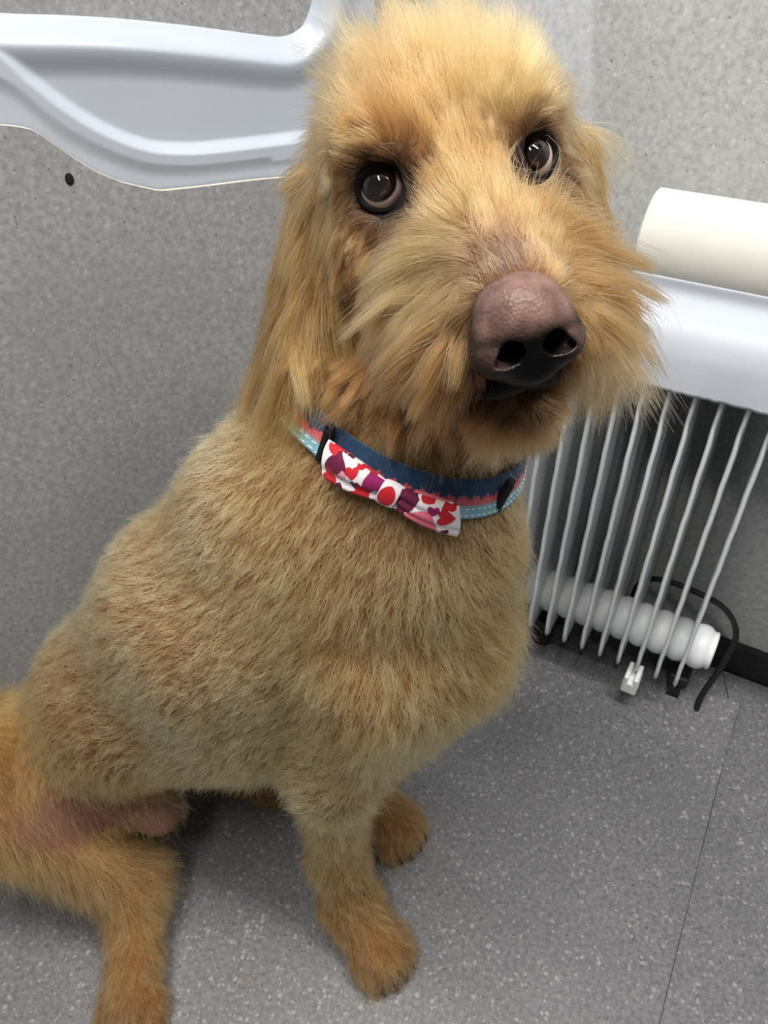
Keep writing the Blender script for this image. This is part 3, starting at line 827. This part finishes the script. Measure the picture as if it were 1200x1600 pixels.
# ---- trunk and legs
def body_fur():
    def w(p):
        hd = is_head(p); return np.where(hd, 0, np.where(p[:, 1] > .47, .55, 1.0) * np.where(p[:, 2] < .09, 1.3, 1))
    P = sample(BV, BF, 300000 * FUR, w); P = P[P[:, 2] > .006]; N = grad(sd_dog, P)
    x, y, z = P.T
    bare = np.minimum(np.linalg.norm((P - A3(-.290, .378, .178)) / A3(1.45, 1, .75), axis=1), np.linalg.norm((P - A3(-.226, .390, .125)) / A3(1.1, 1, 1), axis=1) * 1.35)
    keep = (rng.random(len(P)) < .10 + ss(.028, .060, bare)) & ((collar_gap(P) > .011) | (z < .5))
    P, N, bare = P[keep], N[keep], bare[keep]; x, y, z = P.T
    flow = np.tile(A3(-.62, 0, -.52), (len(P), 1))
    front = ss(-.10, .02, x) * ss(.18, .26, z)
    flow += front[:, None] * A3(.62, -.05, -.5)
    low = 1 - ss(.17, .27, z); flow = flow * (1 - low[:, None]) + low[:, None] * A3(.05, -.1, -1)
    flank = ss(-.05, -.12, x) * ss(.34, .22, z); flow += flank[:, None] * A3(.35, 0, -.55)
    thigh = ss(.022, .004, sd_thigh(P)) * ss(-.20, -.25, x); flow += thigh[:, None] * A3(.55, -.25, -.3)
    foot = ss(.075, .05, z); flow = flow * (1 - foot[:, None]) + foot[:, None] * A3(.35, -.8, -.6)
    sw = np.stack([vnoise(P, 38, 21), vnoise(P, 38, 22), vnoise(P, 38, 23)], -1); flow = flow + sw * (.22 + .25 * front)[:, None]
    Lh = .0122 + .002 * vnoise(P, 40, 3)
    Lh = Lh + thigh * .014 + .007 * ss(.10, .22, z) * ss(.28, .20, z) * (x > -.12) + .004 * front
    Lh = np.where((z < .24) & (x > -.12), .0145, Lh); Lh = Lh * np.where(z < .045, .85, 1) * np.where(bare < .07, .9, 1)
    Lh = np.where((collar_gap(P) < .03) & (z > .48), .012, Lh)
    C = np.tile(SAND, (len(P), 1))
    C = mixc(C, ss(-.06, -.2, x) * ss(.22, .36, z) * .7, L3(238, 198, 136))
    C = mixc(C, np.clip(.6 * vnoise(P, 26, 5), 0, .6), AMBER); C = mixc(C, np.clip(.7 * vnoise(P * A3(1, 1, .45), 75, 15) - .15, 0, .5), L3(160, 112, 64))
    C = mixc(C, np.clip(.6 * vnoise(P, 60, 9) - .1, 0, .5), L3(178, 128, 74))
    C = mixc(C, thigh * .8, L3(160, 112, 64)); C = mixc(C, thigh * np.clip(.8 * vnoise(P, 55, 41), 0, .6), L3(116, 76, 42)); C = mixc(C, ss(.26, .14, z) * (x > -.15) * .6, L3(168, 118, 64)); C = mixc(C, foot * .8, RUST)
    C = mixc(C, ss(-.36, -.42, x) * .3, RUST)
    lift = .30 + .10 * thigh
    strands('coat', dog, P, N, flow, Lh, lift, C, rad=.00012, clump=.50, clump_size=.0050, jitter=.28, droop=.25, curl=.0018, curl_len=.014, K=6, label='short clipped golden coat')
body_fur()

# ---- head
def head_fur():
    def w(p):
        q = to_head(p); back_ = np.where(q[:, 1] < -.09, .35, 1.0)
        return np.where(is_head(p), back_ * (1 + .5 * (q[:, 1] > .0)), 0)
    P = sample(BV, BF, 190000 * FUR, w); N = grad(sd_dog, P); q = to_head(P); a, b, c = q.T
    e = np.stack([np.linalg.norm((q - A3(*k)) * A3(1, .7, 1.0), axis=1) for k in EYES], -1); ed = e.min(1); ei = e.argmin(1)
    nd = np.linalg.norm(q - to_head(NOSE), axis=1)
    inmouth = np.linalg.norm((q - A3(-.006, .104, -.079)) * A3(.6, 1, 1.3), axis=1)
    bridge = np.linalg.norm((q - A3(-.008, .098, -.022)) * A3(1.0, .75, 1), axis=1)
    keep = (ed > .0138) & (nd > .0245) & (inmouth > .0145) & ((collar_gap(P) > .012) | (P[:, 2] > .60)) & (rng.random(len(P)) < .25 + ss(.012, .024, bridge))
    P, N, q, ed, ei, nd, bridge = P[keep], N[keep], q[keep], ed[keep], ei[keep], nd[keep], bridge[keep]; a, b, c = q.T
    ax = np.abs(a)
    # parting: away from the nose, upwards on the forehead, down over the cheeks and beard
    away = q - A3(-.006, .105, -.045); away = unit(away)
    top = ss(-.015, .03, c); muz = ss(.015, .05, b); side = ss(.012, .034, ax); low = ss(-.028, -.055, c)
    flow = away * 1.0
    flow = flow + (top * (1 - muz))[:, None] * (np.stack([np.sign(a) * .55 * ss(.0, .05, ax), -.5 + 0 * a, .55 + 0 * a], -1))
    down_l = HR @ A3(0, 0, -1)
    dn = np.clip(side * (.35 + .65 * low) * (1 - top) + low * .8 + np.where(a > 0, .50, .70) * side * muz, 0, 1.3)
    flow = flow * (1 - .55 * dn.clip(0, 1)[:, None]) + dn[:, None] * (1.5 * down_l + np.stack([np.where(a > 0, .14, -.10) * muz, -.1 + 0 * a, 0 * a], -1))
    drape = ss(.036, .058, ax) * ss(.050, .020, c) * ss(.005, -.02, b)
    flow = flow * (1 - drape[:, None]) + drape[:, None] * (1.4 * down_l + np.stack([np.sign(a) * .05, -.1 + 0 * a, 0 * a], -1))
    eyev = q - np.array(EYES, np.float32)[ei]; flow = flow + (1.8 * ss(.040, .017, ed))[:, None] * unit(eyev)
    neck = 1 - ss(-.10, -.075, c) if False else ss(.075, .045, (P - COL_C) @ COL_N)
    flowW = flow @ HR; flowW = flowW * (1 - neck[:, None]) + neck[:, None] * A3(0, -.1, -1)
    flowW = flowW + .22 * np.stack([vnoise(P, 45, 31), vnoise(P, 45, 32), vnoise(P, 45, 33)], -1)
    Lh = .014 + .010 * ss(.03, .075, nd)
    Lh = Lh + top * .011 * ss(-.005, -.05, b) + .004 * top
    Lh = Lh + side * (1 - top) * (.006 + .012 * ss(.0, .03, b)) + low * muz * .005 + side * muz * .008
    Lh = Lh * (.35 + .65 * ss(.016, .050, ed)) * (.45 + .55 * ss(.012, .03, bridge)) * (.6 + .4 * ss(.024, .045, nd))
    Lh = Lh * (1 - .45 * muz * (1 - side) * low)                       # chin a bit shorter
    jaw = ss(.025, -.005, b) * ss(-.020, -.055, c); Lh = Lh * (1 - .62 * jaw) * (1 - .32 * ss(.024, .056, ax) * top)
    Lh = Lh * (1 - .22 * low * muz) * (1 - .38 * ss(.012, .036, -a) * muz * ss(.095, .06, b))
    Lh = Lh * (1 - neck) + neck * .021
    C = np.tile(GOLD, (len(P), 1))
    C = mixc(C, np.clip(.55 * vnoise(P, 40, 1), 0, .6), PALE)
    C = mixc(C, np.clip(.5 * vnoise(P, 55, 2) - .05, 0, .5), AMBER)
    C = mixc(C, side * muz * .45, AMBER); C = mixc(C, low * muz * .45, RUST)
    chan = ss(.020, .034, ax) * ss(.03, .0, b) * ss(-.008, -.026, c); C = mixc(C, chan * .55, L3(132, 88, 48))  # shade of the cheek hollow under the eyes, put into the hair colour
    C = mixc(C, ss(.026, .0140, ed) * .92, L3(44, 30, 24))
    inner = ss(.032, .012, np.linalg.norm(q - np.array([(-.026, .008, -.006), (.026, .008, -.006)], np.float32)[ei], axis=1)); C = mixc(C, inner * .4, DARK)
    C = mixc(C, ss(.034, .016, np.linalg.norm((q - A3(-.006, .100, -.082)) * A3(.7, 1, 1), axis=1)) * .85, L3(52, 36, 26))
    C = mixc(C, ss(.026, .012, bridge) * .6, L3(120, 92, 74))
    C = mixc(C, np.maximum(neck, jaw) * .75, L3(124, 82, 44))  # brown neck and jaw hair, darkened further for shade between ear and cheek
    lift = .30 + .22 * top * ss(0, -.03, b) + .10 * side * muz; lift = lift * (.6 + .4 * ss(.016, .03, ed)) * (1 - .35 * drape); lift = lift + .38 * ss(.062, .040, (P - COL_C) @ COL_N)
    cl = .46 + .30 * side * (1 - top)
    strands('head_hair', dog, P, N, flowW, Lh, lift, C, rad=.00012, clump=cl, clump_size=.0085, jitter=.19, droop=.20 + .35 * side * (1 - top), curl=.0016, curl_len=.035, K=8, part=[(head(*k), unit(A3(0, 0, .85) - head(*k)), .0105) for k in EYES], label='longer soft golden hair on the head and beard')
head_fur()

# ---- ears
def ear_fur(k, n):
    V, Fq, fn, R, o = EARM[k]; P = sample(V, Fq, n * FUR); N = grad(fn, P)
    e = EARS[k]; base = A3(*e['base']); tip = A3(*e['tip']); L = np.linalg.norm(tip - base); t = ((P - base) @ ((tip - base) / L)) / L
    wv = ((P - base) @ R[0]) / e['w']
    flow = np.tile(A3(0, 0, -1), (len(P), 1)) + N * .02 + (R[0] * .15)[None] * wv[:, None]
    Lh = .030 + .022 * ss(.2, .9, t) + .006 * vnoise(P, 50, 4)
    C = np.tile(L3(174, 122, 70), (len(P), 1)); C = mixc(C, np.clip(.6 * vnoise(P, 60, 6), 0, .6), AMBER); C = mixc(C, ss(.5, 1.1, t) * .35, RUST)
    strands('ear_hair', o, P, N, flow, Lh, .14, C, rad=.00014, clump=.62, clump_size=.0095, jitter=.20, droop=.6, curl=.002, curl_len=.06, K=8)
ear_fur('right', 34000); ear_fur('left', 18000)

# ------------------------------------------------------------------ collar
CN = Vector(COL_N).normalized(); CX = (Vector((1, 0, 0)) - CN * CN.x).normalized(); CY = CN.cross(CX)      # CY points away from the viewer
NA = 360
ang = np.arange(NA) / NA * 2 * PI
dirs = np.outer(np.cos(ang), np.array(CX)) + np.outer(np.sin(ang), np.array(CY))
def ring_radius(h):
    c = COL_C + np.array(CN) * h; r = np.full(NA, .03)
    for _ in range(40): r = r - np.clip(sd_dog((c + dirs * r[:, None]).astype(np.float32)), -.01, .01) * .8
    f = np.fft.rfft(r); f[9:] = 0; return np.fft.irfft(f, NA)
HW = .0112
r_lo, r_hi = ring_radius(-HW), ring_radius(HW)
r_mid = np.maximum(ring_radius(0), .5 * (r_lo + r_hi))
def ring(i, h, off):
    """point on the collar: angle index, height across the webbing (-1..1), distance off the skin"""
    i = i % NA; i0 = int(i) % NA; i1 = (i0 + 1) % NA; f = i - int(i)
    def at(k):
        rr = r_mid[k] + (r_hi[k] - r_lo[k]) * .5 * h * .8
        return Vector(COL_C + dirs[k] * (rr + off)) + CN * (h * HW)
    return at(i0) * (1 - f) + at(i1) * f
OFF = .0075
coll = empty('dog_collar', tuple(Vector(COL_C))); tag(coll, 'navy, coral and pale blue dog collar round the neck', 'dog collar')
nh = 41; hs = np.linspace(-1, 1, nh); NS = NA * 2
V = []; C = []
for i in range(NS):
    jag = .10 * math.sin(i * .35) + .07 * math.sin(i * .91 + 1) + .05 * math.sin(i * 2.3)
    for h in hs:
        V.append(ring(i / 2, h, OFF))
        if h > .10 + jag: c = L3(38, 66, 98)
        elif h > -.12 + jag * .6: c = L3(206, 92, 96)
        elif h > -.32: c = L3(196, 112, 116)
        else: c = L3(126, 178, 196)
        C.append(c)
for i in range(NS):
    for h in hs: V.append(ring(i / 2, h, OFF - .0018)); C.append(L3(30, 40, 56))
F = grid_faces(NS, nh, True, False); N0 = NS * nh
F += [tuple(N0 + k for k in reversed(f)) for f in grid_faces(NS, nh, True, False)]
for i in range(NS):
    j = (i + 1) % NS
    for e in (0, nh - 1):
        q = (i * nh + e, j * nh + e, N0 + j * nh + e, N0 + i * nh + e); F.append(q if e else tuple(reversed(q)))
me = mesh('webbing', V, F); set_colour(me, 'print', np.array(C))
M['webbing'] = attr_mat('woven_webbing', 'print', .75, .2, 900, .5, .2)
web = link('webbing', me, M['webbing'], coll, True)
# two rows of white stitches on the pale edge
bm = bmesh.new()
for row in (-.48, -.82):
    for i in range(0, NA, 4):
        a, b = ring(i, row, OFF + .0004), ring(i + 2.3, row, OFF + .0004); d = (b - a).normalized(); nrm = Vector(dirs[i]); sx = d.cross(nrm)
        Rb = Matrix((d, sx, nrm)).transposed(); bevel_box(bm, (a + b) / 2, ((b - a).length, .0007, .0006), 0, Rb)
st = link('stitching', from_bm('stitching', bm), plain('white_thread', lin(226, 232, 236), .7), web); st['kind'] = 'stuff'
# black slider buckles
def slider(i):
    c = ring(i, 0, OFF + .0015); t = (ring(i + 1, 0, OFF) - ring(i - 1, 0, OFF)).normalized(); n = Vector(dirs[int(i) % NA]); n = (n - t * n.dot(t)).normalized(); u = n.cross(t)
    u = u if u.dot(CN) > 0 else -u
    R = Matrix((t, u, n)).transposed(); bm = bmesh.new()
    bevel_box(bm, c + n * .0006, (.0062, HW * 2 + .007, .0052), .0014, R)
    bevel_box(bm, c + n * .0034 - u * .0, (.0030, HW * 2 + .001, .0014), .0005, R)
    link('slider', from_bm('slider', bm), M['black'], coll)
slider(318); slider(206)

# ------------------------------------------------------------------ bow tie strapped to the collar
ib = 247
BC = ring(ib, -.15, OFF + .0085)
tb = (ring(ib + 12, 0, OFF) - ring(ib - 12, 0, OFF)).normalized(); tb = tb if tb.x > 0 else -tb
bn = Vector(dirs[ib]); bu = tb
bu = (Vector((.0905, -.036, -.026))).normalized()
bn = (bn + Vector((0, -.35, .1))); bn = (bn - bu * bn.dot(bu)).normalized(); bv = bn.cross(bu); bv = bv if bv.z > 0 else -bv
bow = empty('bow_tie', tuple(BC)); tag(bow, 'white fabric bow tie printed with red, pink and purple hearts', 'bow tie')
HL = .0445
RED, MAR, PUR, PNK, LPK = L3(206, 34, 48), L3(104, 22, 62), L3(158, 34, 104), L3(232, 116, 140), L3(240, 160, 178)
HEARTS = [(-36, 4.5, 10.5, 190, MAR), (-24.5, 4.6, 5.2, 20, RED), (-29.5, .2, 4.0, 60, LPK), (-37, -6.0, 7.0, 80, RED), (-20.5, -1.8, 4.2, 15, MAR), (-11.5, 4.6, 9.0, 215, PUR),
          (-31, -11, 6, 30, MAR), (-15, -8.4, 9.5, 60, RED), (-41, 11, 5, 40, RED), (-20, 12, 5, 80, RED),
          (12, 4.4, 11.0, 120, MAR), (10, -6.5, 5.4, 200, MAR), (25, -5.6, 14.5, 165, PNK), (29, 4.6, 4.6, 10, PUR), (38, 3.2, 7.0, 100, RED), (24, 11.5, 6, 60, RED), (40, -8.5, 3.0, 30, MAR), (36, 11.5, 5.2, 200, RED)]
def print_colour(x, y):
    """x, y in millimetres on the cloth"""
    c = L3(244, 240, 242)
    for hx, hy, r, rot, col in HEARTS:
        r = r * .84
        w = math.radians(rot); dx, dy = (x - hx) / r, (y - hy) / r
        px, py = dx * math.cos(w) + dy * math.sin(w), -dx * math.sin(w) + dy * math.cos(w)
        py += .1
        if (px * px + py * py - .6) ** 3 - px * px * py ** 3 * 1.3 < 0: c = col
    return c
def bow_wing(sgn):
    nu, nv = 110, 120; V = []; C = []
    for i in range(nu):
        s = i / (nu - 1); hh = .0070 + .0052 * s ** .8; th = .0030 + .0050 * math.sin(PI * min(1, s * 1.02)) ** .8
        for j in range(nv):
            w = 2 * PI * j / nv; cy, sy = math.cos(w), math.sin(w)
            y = hh * math.copysign(abs(cy) ** .8, cy); z = th * math.copysign(abs(sy) ** .75, sy)
            pl = math.exp(-((y / hh - .25 * sgn) / .22) ** 2) * .0030 * (1 - s) + math.exp(-((y / hh + .45) / .2) ** 2) * .0022 * (1 - s * .6)
            if sy > 0: z -= pl
            z += .0025 * s * s * (y / hh) * sgn - .0045 * s * s; x = sgn * (.0035 + (HL - .0035) * s) + sgn * .0022 * s * (1 - (y / hh) ** 2) * (1 if sy > 0 else .3) - .003 * s * (y / hh)
            V.append(BC + bu * x + bv * y + bn * z)
            C.append(print_colour(x * 1000, y * 1000 if sy > 0 else -y * 1000 + 3))
    F = grid_faces(nu, nv, False, True)
    ctr = len(V); p = sum((V[(nu - 1) * nv + j] for j in range(nv)), Vector()) / nv - bu * sgn * .008
    V.append(p); C.append(L3(225, 215, 220))
    for j in range(nv): F.append(((nu - 1) * nv + j, (nu - 1) * nv + (j + 1) % nv, ctr))
    me = mesh('wing', V, F); bm = bmesh.new(); bm.from_mesh(me); bmesh.ops.recalc_face_normals(bm, faces=bm.faces[:]); bm.to_mesh(me); bm.free()
    set_colour(me, 'print', np.array(C)); return link('wing', me, M['cotton'], bow, True)
M['cotton'] = attr_mat('printed_cotton', 'print', .7, .25, 1400, .25, .1)
bow_wing(-1); bow_wing(1)
V = []; C = []; nu, nv = 40, 72
for i in range(nu):
    s = i / (nu - 1) * 2 - 1
    for j in range(nv):
        w = 2 * PI * j / nv; y = .0086 * math.cos(w); z = .0062 * math.copysign(abs(math.sin(w)) ** .8, math.sin(w)); k = 1 - .10 * s * s - .05 * (abs(s) > .9)
        x = s * .0062; V.append(BC + bu * (x + .0008 * math.cos(w)) + bv * y * k + bn * z * k)
        in_ = (x * 1000 + .4) ** 2 / 30 + (y * 1000 - .5) ** 2 / 50 < 1
        C.append(RED if in_ else L3(244, 238, 240))
me = mesh('knot', V, grid_faces(nu, nv, False, True)); set_colour(me, 'print', np.array(C)); link('knot', me, M['cotton'], bow, True)

# ------------------------------------------------------------------ clipped hairs left on the floor
pts = []; dirs_ = []
for cx, cy, n_, rot in ((-.335, .372, 14, .4), (-.115, .372, 16, 2.2), (-.148, .296, 10, .2), (-.380, .245, 14, 1.2), (.090, .36, 10, 2.6)):
    for _ in range(n_):
        w = rot + random.gauss(0, .35); pts.append((cx + random.gauss(0, .006), cy + random.gauss(0, .004), .0052)); dirs_.append((math.cos(w), math.sin(w), .05))
P = np.array(pts, np.float32); D = np.array(dirs_, np.float32); n_ = len(P); K = 5
path = np.stack([P + D * (.012 * i / (K - 1)) + np.cross(D, A3(0, 0, 1)) * (.0022 * math.sin(i * .9)) for i in range(K)], 1).astype(np.float32)
cu = bpy.data.hair_curves.new('hair_clippings'); cu.add_curves([K] * n_); cu.attributes['position'].data.foreach_set('vector', path.ravel())
ra = cu.attributes.get('radius') or cu.attributes.new('radius', 'FLOAT', 'POINT'); ra.data.foreach_set('value', np.full(n_ * K, .00014, np.float32))
ca = cu.attributes.new('strand_colour', 'FLOAT_COLOR', 'POINT'); ca.data.foreach_set('color', np.tile(np.append(AMBER, 1), (n_ * K, 1)).astype(np.float32).ravel())
cu.materials.append(M['hair']); o = bpy.data.objects.new('hair_clippings', cu); COL.objects.link(o)
tag(o, 'few clipped golden hairs scattered on the grey sheet', 'hair', kind='stuff')
